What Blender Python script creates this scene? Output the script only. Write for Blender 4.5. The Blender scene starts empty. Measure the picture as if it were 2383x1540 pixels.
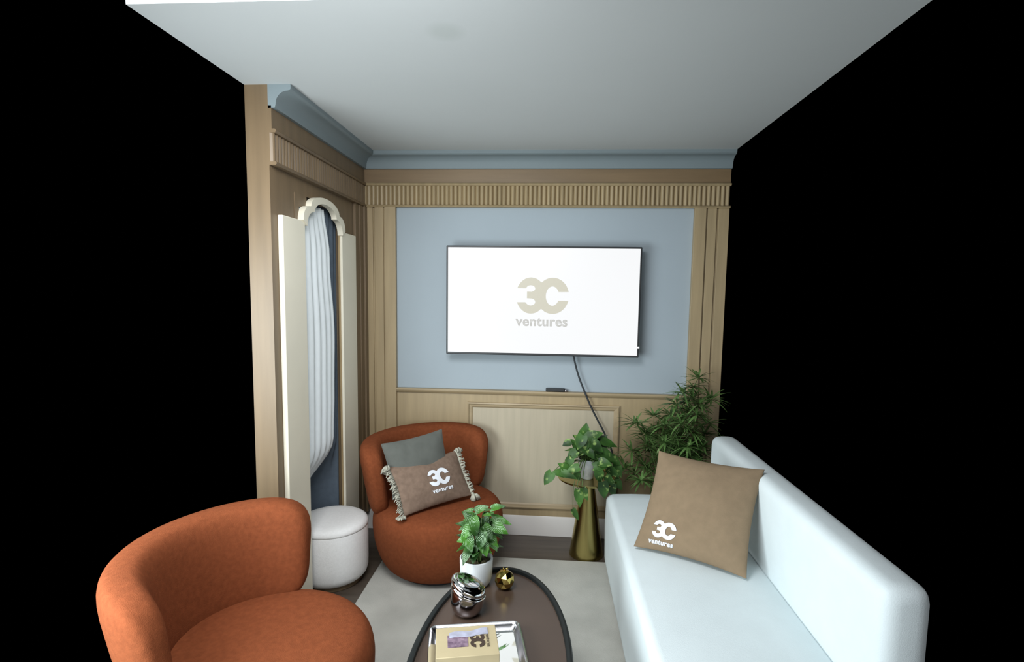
import bpy, bmesh, math, random
from mathutils import Vector, Matrix, noise
random.seed(7)
PI = math.pi
sc = bpy.context.scene
COL = sc.collection

# ---------------------------------------------------------------- camera, world, light, exposure
F_PX, PX, PY, HC = 1250.0, 1191.5, 797.0, 1.585
ROT = Matrix(((0.99742, -0.02086, 0.06866), (0.07032, 0.09296, -0.99318), (0.01433, 0.99545, 0.09419)))
# rows of ROT = world axes in camera space; its columns are the camera axes in the world
cam_d = bpy.data.cameras.new('camera')
cam_d.sensor_fit = 'HORIZONTAL'
cam_d.sensor_width = 36.0
cam_d.lens = F_PX / 2383.0 * 36.0
cam_d.shift_y = 27.0 / 2383.0
cam_d.clip_start = 0.02
cam = bpy.data.objects.new('camera', cam_d)
COL.objects.link(cam)
cam.matrix_world = Matrix.Translation((0, 0, HC)) @ ROT.to_4x4()
sc.camera = cam

w = bpy.data.worlds.new('world')
w.use_nodes = True
w.node_tree.nodes['Background'].inputs[0].default_value = (0, 0, 0, 1)
w.node_tree.nodes['Background'].inputs[1].default_value = 0.0
sc.world = w


def area(name, loc, target, sx, sy, power, col):
    d = bpy.data.lights.new(name, 'AREA')
    d.shape = 'RECTANGLE'
    d.size, d.size_y, d.energy, d.color = sx, sy, power, col
    o = bpy.data.objects.new(name, d)
    COL.objects.link(o)
    o.location = loc
    o.rotation_euler = (Vector(target) - Vector(loc)).to_track_quat('-Z', 'Z').to_euler()
    return o


area('window_daylight_left', (-1.46, 0.90, 1.0), (0.1, 2.5, 0.45), 0.8, 1.9, 56, (0.88, 0.97, 1.0))
area('window_daylight_behind', (0.9, -2.2, 1.0), (-0.7, 3.0, 0.5), 3.2, 1.9, 30, (0.97, 0.98, 1.0))
area('added_overhead_fill', (-0.55, 1.1, 2.38), (-1.0, 2.8, 0.2), 0.9, 0.8, 40, (0.96, 0.98, 1.0))  # added unseen soft lamp overhead, brightens the pouf, arch, chair and rug
sc.view_settings.view_transform = 'Standard'
sc.view_settings.look = 'None'
sc.view_settings.gamma = 1.0
sc.view_settings.use_curve_mapping = False
sc.view_settings.exposure = 0.1


# ---------------------------------------------------------------- helpers
def at(px, py, y):
    """world point seen at photo pixel (px, py) at room depth y"""
    c = Vector(((px - PX) / F_PX, -(py - PY) / F_PX, -1.0))
    r = ROT @ c
    return Vector((0, 0, HC)) + r * (y / r.y)


def s2l(c):
    return tuple(((v / 255) / 12.92 if v / 255 <= 0.04045 else ((v / 255 + 0.055) / 1.055) ** 2.4) for v in c)


def mat(name, rgb, rough=0.6, metal=0.0, var=0.0, scale=20.0, bump=0.0, bscale=200.0, sheen=0.0, spec=0.5, coat=0.0, stretch=None, rgb2=None):
    """procedural principled material; rgb is linear albedo"""
    m = bpy.data.materials.new(name)
    m.use_nodes = True
    nt = m.node_tree
    b = nt.nodes['Principled BSDF']
    b.inputs['Roughness'].default_value = rough
    b.inputs['Metallic'].default_value = metal
    b.inputs['Specular IOR Level'].default_value = spec
    b.inputs['Coat Weight'].default_value = coat
    b.inputs['Sheen Weight'].default_value = sheen
    tc = nt.nodes.new('ShaderNodeTexCoord')
    mp = nt.nodes.new('ShaderNodeMapping')
    nt.links.new(tc.outputs['Object'], mp.inputs['Vector'])
    if stretch:
        mp.inputs['Scale'].default_value = stretch
    n = nt.nodes.new('ShaderNodeTexNoise')
    n.inputs['Scale'].default_value = scale
    n.inputs['Detail'].default_value = 5
    nt.links.new(mp.outputs['Vector'], n.inputs['Vector'])
    mx = nt.nodes.new('ShaderNodeMix')
    mx.data_type = 'RGBA'
    lo = tuple(max(0, v * (1 - var)) for v in rgb) if rgb2 is None else rgb2
    hi = tuple(min(1, v * (1 + var)) for v in rgb) if rgb2 is None else rgb
    mx.inputs[6].default_value = (*lo, 1)
    mx.inputs[7].default_value = (*hi, 1)
    rp = nt.nodes.new('ShaderNodeMapRange')
    rp.inputs['From Min'].default_value = 0.3
    rp.inputs['From Max'].default_value = 0.7
    nt.links.new(n.outputs['Fac'], rp.inputs['Value'])
    nt.links.new(rp.outputs['Result'], mx.inputs[0])
    nt.links.new(mx.outputs[2], b.inputs['Base Color'])
    if bump > 0:
        n2 = nt.nodes.new('ShaderNodeTexNoise')
        n2.inputs['Scale'].default_value = bscale
        n2.inputs['Detail'].default_value = 3
        nt.links.new(mp.outputs['Vector'], n2.inputs['Vector'])
        bp = nt.nodes.new('ShaderNodeBump')
        bp.inputs['Strength'].default_value = bump
        bp.inputs['Distance'].default_value = 0.004
        nt.links.new(n2.outputs['Fac'], bp.inputs['Height'])
        nt.links.new(bp.outputs['Normal'], b.inputs['Normal'])
    return m


def emit(name, rgb, strength=1.0):
    m = bpy.data.materials.new(name)
    m.use_nodes = True
    nt = m.node_tree
    b = nt.nodes['Principled BSDF']
    b.inputs['Base Color'].default_value = (0.02, 0.02, 0.02, 1)
    b.inputs['Roughness'].default_value = 0.35
    b.inputs['Emission Color'].default_value = (*rgb, 1)
    b.inputs['Emission Strength'].default_value = strength
    return m


def leaf_mat(name, base, vein, edge=None, stripes=0.0, amount=0.35):
    """leaf surface: UV u across the blade, v along it"""
    m = bpy.data.materials.new(name)
    m.use_nodes = True
    nt = m.node_tree
    N, L = nt.nodes, nt.links
    b = N['Principled BSDF']
    b.inputs['Roughness'].default_value = 0.45
    b.inputs['Specular IOR Level'].default_value = 0.3
    b.inputs['Subsurface Weight'].default_value = 0.0
    tc = N.new('ShaderNodeTexCoord')
    sp = N.new('ShaderNodeSeparateXYZ')
    L.new(tc.outputs['UV'], sp.inputs[0])
    no = N.new('ShaderNodeTexNoise')
    no.inputs['Scale'].default_value = 28
    L.new(tc.outputs['Object'], no.inputs['Vector'])
    rp = N.new('ShaderNodeMapRange')
    rp.inputs['From Min'].default_value = 0.62 - amount * 0.3
    rp.inputs['From Max'].default_value = 0.70
    L.new(no.outputs['Fac'], rp.inputs['Value'])
    fac = rp.outputs['Result']
    if stripes > 0:
        # diagonal pale veins:  sin(stripes*(v - |u|*0.6))
        a = N.new('ShaderNodeMath'); a.operation = 'ABSOLUTE'; L.new(sp.outputs[0], a.inputs[0])
        k = N.new('ShaderNodeMath'); k.operation = 'MULTIPLY'; k.inputs[1].default_value = -0.55; L.new(a.outputs[0], k.inputs[0])
        ad = N.new('ShaderNodeMath'); ad.operation = 'ADD'; L.new(sp.outputs[1], ad.inputs[0]); L.new(k.outputs[0], ad.inputs[1])
        mu = N.new('ShaderNodeMath'); mu.operation = 'MULTIPLY'; mu.inputs[1].default_value = stripes; L.new(ad.outputs[0], mu.inputs[0])
        si = N.new('ShaderNodeMath'); si.operation = 'SINE'; L.new(mu.outputs[0], si.inputs[0])
        r2 = N.new('ShaderNodeMapRange'); r2.inputs['From Min'].default_value = 0.35; r2.inputs['From Max'].default_value = 0.95
        L.new(si.outputs[0], r2.inputs['Value'])
        m2 = N.new('ShaderNodeMath'); m2.operation = 'MULTIPLY'; L.new(r2.outputs['Result'], m2.inputs[0])
        r3 = N.new('ShaderNodeMapRange'); r3.inputs['From Min'].default_value = 0.46; r3.inputs['From Max'].default_value = 0.58
        L.new(no.outputs['Fac'], r3.inputs['Value'])
        L.new(r3.outputs['Result'], m2.inputs[1])
        fac = m2.outputs[0]
    n2 = N.new('ShaderNodeTexNoise'); n2.inputs['Scale'].default_value = 9
    L.new(tc.outputs['Object'], n2.inputs['Vector'])
    mx0 = N.new('ShaderNodeMix'); mx0.data_type = 'RGBA'
    mx0.inputs[6].default_value = (*[v * 0.45 for v in base], 1)
    mx0.inputs[7].default_value = (*(edge or [min(1, v * 1.5) for v in base]), 1)
    r4 = N.new('ShaderNodeMapRange'); r4.inputs['From Min'].default_value = 0.35; r4.inputs['From Max'].default_value = 0.65
    L.new(n2.outputs['Fac'], r4.inputs['Value']); L.new(r4.outputs['Result'], mx0.inputs[0])
    mx = N.new('ShaderNodeMix'); mx.data_type = 'RGBA'
    L.new(fac, mx.inputs[0]); L.new(mx0.outputs[2], mx.inputs[6]); mx.inputs[7].default_value = (*vein, 1)
    L.new(mx.outputs[2], b.inputs['Base Color'])
    return m


def wood(name, rgb, dark=0.72, rough=0.45, axis='z'):
    st = {'z': (9.0, 9.0, 0.7), 'x': (0.7, 9.0, 9.0), 'y': (9.0, 0.7, 9.0)}[axis]
    return mat(name, rgb, rough, scale=3.0, stretch=st, rgb2=tuple(v * dark for v in rgb), bump=0.03, bscale=10)


def link(name, me, parent=None, smooth=None, auto=None):
    o = bpy.data.objects.new(name, me)
    COL.objects.link(o)
    if parent is not None:
        o.parent = parent
        o.matrix_parent_inverse = Matrix.Translation(parent.location).inverted() if parent.rotation_euler[:] == (0, 0, 0) else parent.matrix_basis.inverted()
    return o


def build(name, bm, m, parent=None, smooth=False, bevel=0.0, seg=3, sub=0, angle=None):
    bmesh.ops.recalc_face_normals(bm, faces=bm.faces[:])
    me = bpy.data.meshes.new(name)
    bm.to_mesh(me)
    bm.free()
    for x in (m if isinstance(m, (list, tuple)) else [m]):
        me.materials.append(x)
    if smooth:
        for p in me.polygons:
            p.use_smooth = True
        if angle:
            me.set_sharp_from_angle(angle=math.radians(angle))
    o = link(name, me, parent)
    if bevel > 0:
        b = o.modifiers.new('bevel', 'BEVEL')
        b.width, b.segments, b.limit_method = bevel, seg, 'ANGLE'
        b.harden_normals = False
        for p in me.polygons:
            p.use_smooth = True
        me.set_sharp_from_angle(angle=math.radians(30))
    if sub:
        s = o.modifiers.new('subdivision', 'SUBSURF')
        s.levels = s.render_levels = sub
    return o


def thing(name, label, cat, loc=(0, 0, 0), group=None):
    o = bpy.data.objects.new(name, None)
    COL.objects.link(o)
    o.empty_display_size = 0.05
    o.location = loc
    tag(o, label, cat, group)
    return o


def tag(o, label, cat, group=None):
    o['label'] = label
    o['category'] = cat
    if group:
        o['group'] = group
    return o


def struct(o, label=None, cat=None):
    o['kind'] = 'structure'
    if label:
        o['label'] = label
        o['category'] = cat
    return o


def box(bm, lo, hi, mi=0):
    vs = [bm.verts.new((x, y, z)) for x in (lo[0], hi[0]) for y in (lo[1], hi[1]) for z in (lo[2], hi[2])]
    for f in ((0, 1, 3, 2), (4, 6, 7, 5), (0, 4, 5, 1), (2, 3, 7, 6), (0, 2, 6, 4), (1, 5, 7, 3)):
        bm.faces.new([vs[i] for i in f]).material_index = mi
    return vs


def obox(bm, c, u, v, n, w_, h_, d_):
    """box with centre c and half axes along u, v, n"""
    vs = []
    for a in (-1, 1):
        for b in (-1, 1):
            for e in (-1, 1):
                vs.append(bm.verts.new(Vector(c) + u * (a * w_ / 2) + v * (b * h_ / 2) + n * (e * d_ / 2)))
    for f in ((0, 1, 3, 2), (4, 6, 7, 5), (0, 4, 5, 1), (2, 3, 7, 6), (0, 2, 6, 4), (1, 5, 7, 3)):
        bm.faces.new([vs[i] for i in f])


def lathe(bm, prof, c=(0, 0, 0), seg=48, sx=1.0, sy=1.0, fn=None):
    rings = []
    for r, z in prof:
        if r < 1e-6:
            rings.append([bm.verts.new((c[0], c[1], c[2] + z))])
        else:
            rings.append([bm.verts.new((c[0] + sx * r * math.cos(2 * PI * i / seg), c[1] + sy * r * math.sin(2 * PI * i / seg), c[2] + z)) for i in range(seg)])
    for a, b in zip(rings, rings[1:]):
        for i in range(seg):
            j = (i + 1) % seg
            if len(a) == 1 and len(b) == 1:
                continue
            if len(a) == 1:
                bm.faces.new((a[0], b[j], b[i]))
            elif len(b) == 1:
                bm.faces.new((a[i], a[j], b[0]))
            else:
                bm.faces.new((a[i], a[j], b[j], b[i]))
    if fn:
        for ring in rings:
            for v in ring:
                v.co = fn(v.co)
    return rings


def catmull(pts, n=8):
    P = [Vector(p) for p in pts]
    P = [P[0] * 2 - P[1]] + P + [P[-1] * 2 - P[-2]]
    out = []
    for i in range(1, len(P) - 2):
        for k in range(n):
            t = k / n
            a, b, c, d = P[i - 1], P[i], P[i + 1], P[i + 2]
            out.append(0.5 * ((2 * b) + (c - a) * t + (2 * a - 5 * b + 4 * c - d) * t * t + (3 * b - a - 3 * c + d) * t ** 3))
    out.append(P[-2])
    return out


def tube(bm, pts, r, seg=8, r2=None, closed=False):
    P = [Vector(p) for p in pts]
    rings = []
    n = len(P)
    for i, p in enumerate(P):
        d = (P[(i + 1) % n] - P[i - 1]) if closed else (P[min(i + 1, n - 1)] - P[max(i - 1, 0)])
        d.normalize()
        a = d.cross(Vector((0, 0, 1)))
        if a.length < 1e-3:
            a = d.cross(Vector((0, 1, 0)))
        a.normalize()
        b = a.cross(d)
        rr = r if r2 is None else r + (r2 - r) * i / max(1, n - 1)
        rings.append([bm.verts.new(p + (a * math.cos(2 * PI * k / seg) + b * math.sin(2 * PI * k / seg)) * rr) for k in range(seg)])
    m_ = n if closed else n - 1
    for i in range(m_):
        A, B = rings[i], rings[(i + 1) % n]
        for k in range(seg):
            bm.faces.new((A[k], A[(k + 1) % seg], B[(k + 1) % seg], B[k]))
    if not closed:
        bm.faces.new(rings[0][::-1])
        bm.faces.new(rings[-1])


def extrude_profile(bm, prof, place, ts):
    """prof: list of 2D points, place(t, a, b) -> world; closed profile, capped"""
    rings = [[bm.verts.new(place(t, a, b)) for a, b in prof] for t in ts]
    for A, B in zip(rings, rings[1:]):
        n = len(A)
        for i in range(n):
            bm.faces.new((A[i], A[(i + 1) % n], B[(i + 1) % n], B[i]))
    bm.faces.new(rings[0][::-1])
    bm.faces.new(rings[-1])


def corrugated(bm, a0, a1, per, depth, place, z0, z1, n=6):
    """reeded strip: front follows half-round ribs, flat back; place(a, d, z)"""
    k = max(1, round((a1 - a0) / per))
    pts = []
    for i in range(k):
        for j in range(n):
            t = j / n
            pts.append((a0 + (a1 - a0) * (i + t) / k, 0.004 + depth * math.sin(PI * t) ** 0.6))
    pts.append((a1, 0.004))
    fr = [(bm.verts.new(place(a, d, z0)), bm.verts.new(place(a, d, z1))) for a, d in pts]
    bk = [(bm.verts.new(place(a, 0, z0)), bm.verts.new(place(a, 0, z1))) for a in (a0, a1)]
    for p, q in zip(fr, fr[1:]):
        bm.faces.new((p[0], q[0], q[1], p[1]))
    bm.faces.new([v[0] for v in fr] + [bk[1][0], bk[0][0]])
    bm.faces.new([v[1] for v in fr] + [bk[1][1], bk[0][1]])
    bm.faces.new((bk[0][0], bk[1][0], bk[1][1], bk[0][1]))
    bm.faces.new((fr[0][0], fr[0][1], bk[0][1], bk[0][0]))
    bm.faces.new((fr[-1][0], fr[-1][1], bk[1][1], bk[1][0]))


# logo outline and lettering -------------------------------------------------
def logo_outline():
    def arc(cx, cy, rx, ry, a0, a1, n):
        return [(cx + rx * math.cos(math.radians(a0 + (a1 - a0) * i / n)), cy + ry * math.sin(math.radians(a0 + (a1 - a0) * i / n))) for i in range(n + 1)]
    p = []
    # angles in image space (y down)
    p += arc(1058, 549, 154, 171, -132, -13, 18)           # C outer, top
    p += [(1112, 512)]
    p += arc(1056, 551, 63, 91, -28, -332, 26)             # C counter, through the left
    p += [(1112, 594), (1208, 594)]
    p += arc(1058, 549, 154, 171, 20, 132, 18)             # C outer, bottom
    p += arc(852, 549, 142, 171, 48, 158, 18)              # 3 outer, bottom
    p += [(800, 612)]
    p += arc(850, 609, 44, 33, 160, 0, 10)                 # lower bowl of the 3
    p += arc(850, 609, 44, 33, -10, -80, 6)
    p += [(815, 574), (815, 512)]
    p += arc(850, 482, 42, 31, 80, -160, 14)               # upper bowl
    p += [(800, 480)]
    p += arc(852, 549, 142, 171, 204, 312, 18)             # 3 outer, top
    return [((x - 961) / 502.0, -(y - 549) / 502.0) for x, y in p]   # width 1, centred


LOGO = logo_outline()


def logo_tris(fine=0.06):
    bm = bmesh.new()
    vs = [bm.verts.new((x, y, 0)) for x, y in LOGO]
    bm.faces.new(vs)
    bmesh.ops.triangulate(bm, faces=bm.faces[:])
    return refine(bm, fine)


def refine(bm, fine):
    for _ in range(5):
        es = [e for e in bm.edges if e.calc_length() > fine]
        if not es:
            break
        bmesh.ops.subdivide_edges(bm, edges=es, cuts=1)
        bmesh.ops.triangulate(bm, faces=bm.faces[:])
    return bm


def word_bm(word, width, bold=0.02, fine=None):
    """flat lettering centred on the origin in the xy plane, with given width"""
    cu = bpy.data.curves.new('word', 'FONT')
    cu.body = word
    cu.align_x = 'CENTER'
    cu.align_y = 'BOTTOM_BASELINE'
    cu.offset = bold * 1.3
    cu.resolution_u = 4
    cu.space_character = 1.06
    ob = bpy.data.objects.new('word', cu)
    COL.objects.link(ob)
    bpy.context.view_layer.update()
    me = bpy.data.meshes.new_from_object(ob)
    bpy.data.objects.remove(ob)
    bm = bmesh.new()
    bm.from_mesh(me)
    bmesh.ops.triangulate(bm, faces=bm.faces[:])
    xs = [v.co.x for v in bm.verts]
    k = width / (max(xs) - min(xs))
    mid = (max(xs) + min(xs)) / 2
    for v in bm.verts:
        v.co = Vector(((v.co.x - mid) * k, v.co.y * k, 0))
    if fine:
        refine(bm, fine)
    return bm


def solidify(bm, t):
    """give a flat piece lying in xy a thickness along +z"""
    r = bmesh.ops.extrude_face_region(bm, geom=bm.faces[:])
    for g in r['geom']:
        if isinstance(g, bmesh.types.BMVert):
            g.co.z += t


def xform(bm, fn):
    for v in bm.verts:
        v.co = fn(v.co)


# ---------------------------------------------------------------- materials
M = {}
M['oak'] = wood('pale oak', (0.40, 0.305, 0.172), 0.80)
M['oak_h'] = wood('pale oak, grain along', (0.225, 0.15, 0.078), 0.80, axis='x')  # same oak, darkened in colour for the dimmer top of the wall
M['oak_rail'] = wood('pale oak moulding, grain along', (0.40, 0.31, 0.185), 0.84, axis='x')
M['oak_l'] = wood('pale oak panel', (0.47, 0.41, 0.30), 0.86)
M['oak_left'] = wood('shade-darkened oak on side wall', (0.18, 0.125, 0.07), 0.80)  # same oak again, the shade of the left corner put into its colour
M['paint'] = mat('blue grey wall paint', (0.345, 0.405, 0.445), 0.7, var=0.02, scale=3)
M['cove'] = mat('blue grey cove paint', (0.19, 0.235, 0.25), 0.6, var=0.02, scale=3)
M['ceil'] = mat('ceiling paint', (0.55, 0.582, 0.585), 0.8, var=0.01, scale=2)
M['white_trim'] = mat('white skirting paint', (0.75, 0.72, 0.69), 0.5, var=0.02, scale=5)
M['floor'] = wood('dark wood floor', (0.10, 0.078, 0.06), 0.6, rough=0.35, axis='x')
M['rug'] = mat('grey beige rug', (0.46, 0.455, 0.415), 0.95, var=0.12, scale=5, bump=0.4, bscale=260)
M['rust'] = mat('rust boucle fabric', (0.185, 0.052, 0.020), 0.95, var=0.12, scale=60, bump=0.35, bscale=320, spec=0.08)
M['cream'] = mat('cream lacquer', (0.82, 0.78, 0.64), 0.5, var=0.03, scale=4)
M['gold_trim'] = mat('dull gold edge', (0.34, 0.25, 0.13), 0.45, var=0.1, scale=8)
M['curtain'] = mat('slate blue curtain cloth', (0.10, 0.132, 0.17), 0.9, var=0.08, scale=30, bump=0.15)
M['sheer'] = mat('white sheer cloth', (0.78, 0.84, 0.86), 0.9, var=0.02, scale=30)
M['pouf'] = mat('white woven pouf cloth', (0.86, 0.86, 0.85), 0.95, var=0.03, scale=80, bump=0.3, bscale=300)
M['sofa'] = mat('white sofa cloth', (0.72, 0.80, 0.82), 0.95, var=0.02, scale=10, bump=0.15, bscale=300)
M['grey_velvet'] = mat('grey velvet', (0.11, 0.115, 0.103), 0.9, var=0.12, scale=14, sheen=0.1, spec=0.1)
M['tan_linen'] = mat('taupe linen', (0.185, 0.128, 0.095), 0.95, var=0.16, scale=40, bump=0.35, bscale=240, spec=0.1)
M['sand_linen'] = mat('sand linen', (0.245, 0.18, 0.115), 0.95, var=0.06, scale=30, bump=0.2, bscale=240, spec=0.1)
M['fringe'] = mat('ecru yarn', (0.40, 0.39, 0.32), 0.95, var=0.15, scale=80)
M['print'] = mat('white print', (0.72, 0.74, 0.78), 0.8, var=0.03, scale=30)
M['brown_top'] = mat('brown table top', (0.07, 0.045, 0.032), 0.30, var=0.05, scale=6)
M['black_metal'] = mat('black metal rim', (0.014, 0.017, 0.017), 0.45, var=0.1, scale=20, spec=0.25)
M['chrome'] = mat('chrome', (0.80, 0.80, 0.82), 0.09, 1.0, var=0.02)
M['tray_chrome'] = mat('brushed chrome', (0.74, 0.74, 0.76), 0.2, 1.0, var=0.02)
M['mirror'] = mat('mirror', (0.85, 0.88, 0.86), 0.03, 1.0, var=0.01)
M['smoke_chrome'] = mat('smoky chrome', (0.52, 0.48, 0.50), 0.12, 1.0, var=0.03)
M['brass'] = mat('brushed brass', (0.42, 0.35, 0.13), 0.24, 1.0, var=0.06, scale=6, stretch=(8, 8, 0.6))
M['gold'] = mat('polished gold', (0.50, 0.38, 0.11), 0.12, 1.0, var=0.05)
M['ceramic'] = mat('white ceramic', (0.64, 0.67, 0.68), 0.55, var=0.02, scale=20)
M['marble'] = mat('white marbled ceramic', (0.78, 0.82, 0.84), 0.3, scale=22, rgb2=(0.42, 0.46, 0.48))
M['soil'] = mat('mossy soil', (0.10, 0.085, 0.04), 0.95, var=0.6, scale=90, bump=0.8, bscale=120)
M['terracotta'] = mat('dark brown planter', (0.10, 0.045, 0.03), 0.7, var=0.15, scale=10)
M['tv_black'] = mat('black plastic', (0.02, 0.022, 0.024), 0.4, var=0.05)
M['screen'] = emit('lit white screen', (0.84, 0.85, 0.86), 1.0)
M['screen_logo'] = emit('khaki logo on the screen', s2l((200, 197, 180)), 1.0)
M['screen_word'] = emit('grey lettering on the screen', s2l((196, 196, 192)), 1.0)
M['cable'] = mat('dark cable', (0.025, 0.03, 0.035), 0.5, var=0.05)
M['stem'] = mat('green stem', (0.07, 0.13, 0.03), 0.5, var=0.2)
M['pothos'] = leaf_mat('pothos leaf', (0.030, 0.085, 0.020), (0.24, 0.36, 0.10), edge=(0.055, 0.15, 0.025), amount=0.12)
M['aglaonema'] = leaf_mat('striped leaf', (0.024, 0.095, 0.014), (0.36, 0.52, 0.34), edge=(0.062, 0.20, 0.022), stripes=40)
M['papyrus'] = leaf_mat('umbrella grass blade', (0.075, 0.15, 0.035), (0.24, 0.34, 0.14), edge=(0.12, 0.235, 0.065), amount=0.1)
M['kraft'] = mat('beige card', (0.47, 0.39, 0.235), 0.7, var=0.03, scale=20)
M['ink'] = mat('dark brown ink', (0.05, 0.03, 0.02), 0.7, var=0.1)

# ---------------------------------------------------------------- the room
D, XL, XR, ZC = 3.4, -1.193, 1.07, 2.43
bm = bmesh.new(); box(bm, (-1.45, 1.0, -0.06), (XR, D + 0.1, 0.0))
struct(build('floor', bm, M['floor']))

m_ceil = M['ceil']
nt = m_ceil.node_tree   # a faint round stain high on the left of the ceiling
N, L = nt.nodes, nt.links
tc = N.new('ShaderNodeTexCoord'); ds = N.new('ShaderNodeVectorMath'); ds.operation = 'DISTANCE'
L.new(tc.outputs['Object'], ds.inputs[0]); ds.inputs[1].default_value = (-0.36, 1.83, ZC)
mr = N.new('ShaderNodeMapRange'); mr.inputs['From Min'].default_value = 0.03; mr.inputs['From Max'].default_value = 0.075
L.new(ds.outputs['Value'], mr.inputs['Value'])
mxs = N.new('ShaderNodeMix'); mxs.data_type = 'RGBA'; mxs.inputs[6].default_value = (0.50, 0.537, 0.53, 1)
src = N['Principled BSDF'].inputs['Base Color'].links[0].from_socket
L.new(src, mxs.inputs[7]); L.new(mr.outputs['Result'], mxs.inputs[0]); L.new(mxs.outputs[2], N['Principled BSDF'].inputs['Base Color'])
bm = bmesh.new(); box(bm, (XL - 0.1, 1.62, ZC), (XR, D + 0.1, ZC + 0.08))
struct(build('ceiling', bm, m_ceil))

bm = bmesh.new(); box(bm, (XL - 0.1, D, 0), (XR, D + 0.1, ZC))
struct(build('wall_back', bm, M['paint']))
# side wall with the arched opening
OY0, OY1 = 2.47, 3.03
bm = bmesh.new()
box(bm, (XL - 0.1, OY1, 0), (XL, D, ZC))
box(bm, (XL - 0.1, 2.25, 0), (XL, OY0, ZC))
box(bm, (XL - 0.1, OY0, 2.03), (XL, OY1, ZC))
for sg in (-1, 1):                                   # boarding that closes the corners above the arch
    for dy0, dy1, z0 in ((0.245, 0.285, 1.895), (0.163, 0.245, 1.972)):
        y0, y1 = sorted((2.75 + sg * dy0, 2.75 + sg * dy1))
        box(bm, (XL - 0.002, y0, z0), (XL + 0.003, y1, 2.03))
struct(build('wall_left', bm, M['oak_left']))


def back(a, d, z): return (a, D - d, z)
def side(a, d, z): return (XL + d, a, z)


# wainscot boards, rail, moulding, skirting on the back wall
bm = bmesh.new(); box(bm, (-0.978, D - 0.012, 0.13), (0.862, D, 0.93))
struct(build('trim_1', bm, M['oak']), 'pale oak wainscot boarding below the chair rail', 'wainscot')
bm = bmesh.new()
extrude_profile(bm, [(0, 0.925), (0.02, 0.927), (0.03, 0.935), (0.036, 0.945), (0.036, 0.957), (0, 0.957)], lambda t, a, b: back(t, a, b), [-0.978, 0.862])
struct(build('trim_2', bm, M['oak_rail'], bevel=0.003), 'oak chair rail running under the grey wall panel', 'chair rail')
# raised panel moulding with its paler inner field
def frame(bm, x0, x1, z0, z1, w_, prof):
    for (p, q, n) in (((x0, z0), (x1, z0), (0, 1)), ((x1, z0), (x1, z1), (-1, 0)), ((x1, z1), (x0, z1), (0, -1)), ((x0, z1), (x0, z0), (1, 0))):
        dx, dz = (q[0] - p[0]), (q[1] - p[1]); ln = math.hypot(dx, dz); dx /= ln; dz /= ln
        rings = []
        for end, sg in ((p, 1), (q, -1)):
            rings.append([bm.verts.new((end[0] + n[0] * a + dx * a * sg, D - 0.012 - d, end[1] + n[1] * a + dz * a * sg)) for a, d in prof])
        A, B = rings
        for i in range(len(A)):
            j = (i + 1) % len(A)
            bm.faces.new((A[i], A[j], B[j], B[i]))
MP = [(0, 0), (0, 0.016), (0.008, 0.020), (0.014, 0.012), (0.026, 0.010), (0.034, 0.004), (0.034, 0)]
bm = bmesh.new(); frame(bm, -0.515, 0.453, 0.185, 0.875, 0.03, MP)
struct(build('trim_3', bm, M['oak_rail']), 'raised oak moulding framing the wainscot panel', 'panel moulding')
bm = bmesh.new(); box(bm, (-0.482, D - 0.014, 0.218), (0.42, D - 0.0, 0.842))
struct(build('trim_4', bm, M['oak_l']), 'paler oak field inside the wainscot moulding', 'wall panel')
bm = bmesh.new()
extrude_profile(bm, [(0, 0), (0.02, 0), (0.02, 0.115), (0.014, 0.132), (0, 0.132)], lambda t, a, b: back(t, a, b), [XL, XR])
struct(build('baseboard_back', bm, M['white_trim'], bevel=0.002))


def pilaster(name, place, a0, a1, outer_first, label):
    bm = bmesh.new()
    w_ = a1 - a0
    # stepped and reeded shaft
    st = [(0.0, 0.30, 0.016), (0.30, 0.36, 0.006), (0.36, 0.62, 0.020), (0.62, 0.67, 0.010), (0.67, 1.0, 0.030)]
    pts = []
    for s0, s1, d in st:
        pts += [(s0, d), (s1, d)]
    if not outer_first:
        pts = [(1 - s, d) for s, d in reversed(pts)]
    prof = [(a0 + s * w_, d) for s, d in pts] + [(a1, 0), (a0, 0)]
    A = [bm.verts.new(place(a, d, 0.132)) for a, d in prof]
    B = [bm.verts.new(place(a, d, 2.104)) for a, d in prof]
    for i in range(len(A)):
        j = (i + 1) % len(A)
        bm.faces.new((A[i], A[j], B[j], B[i]))
    bm.faces.new(A[::-1]); bm.faces.new(B)
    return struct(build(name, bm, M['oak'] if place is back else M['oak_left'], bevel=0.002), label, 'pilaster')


pilaster('trim_5', back, XL, -0.978, True, 'reeded oak pilaster in the left corner of the TV wall')
pilaster('trim_6', back, 0.862, XR, False, 'reeded oak pilaster right of the grey wall panel')


def frieze(name, place, a0, a1, label, wd):
    bm = bmesh.new()
    corrugated(bm, a0, a1, 0.0275, 0.016, place, 2.118, 2.236)
    for z0, z1, d in ((2.104, 2.118, 0.034), (2.236, 2.252, 0.034)):
        extrude_profile(bm, [(0, z0), (d * 0.8, z0), (d, (z0 + z1) / 2), (d * 0.8, z1), (0, z1)], lambda t, a, b: place(t, a, b), [a0, a1])
    return struct(build(name, bm, wd), label, 'frieze')


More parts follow.
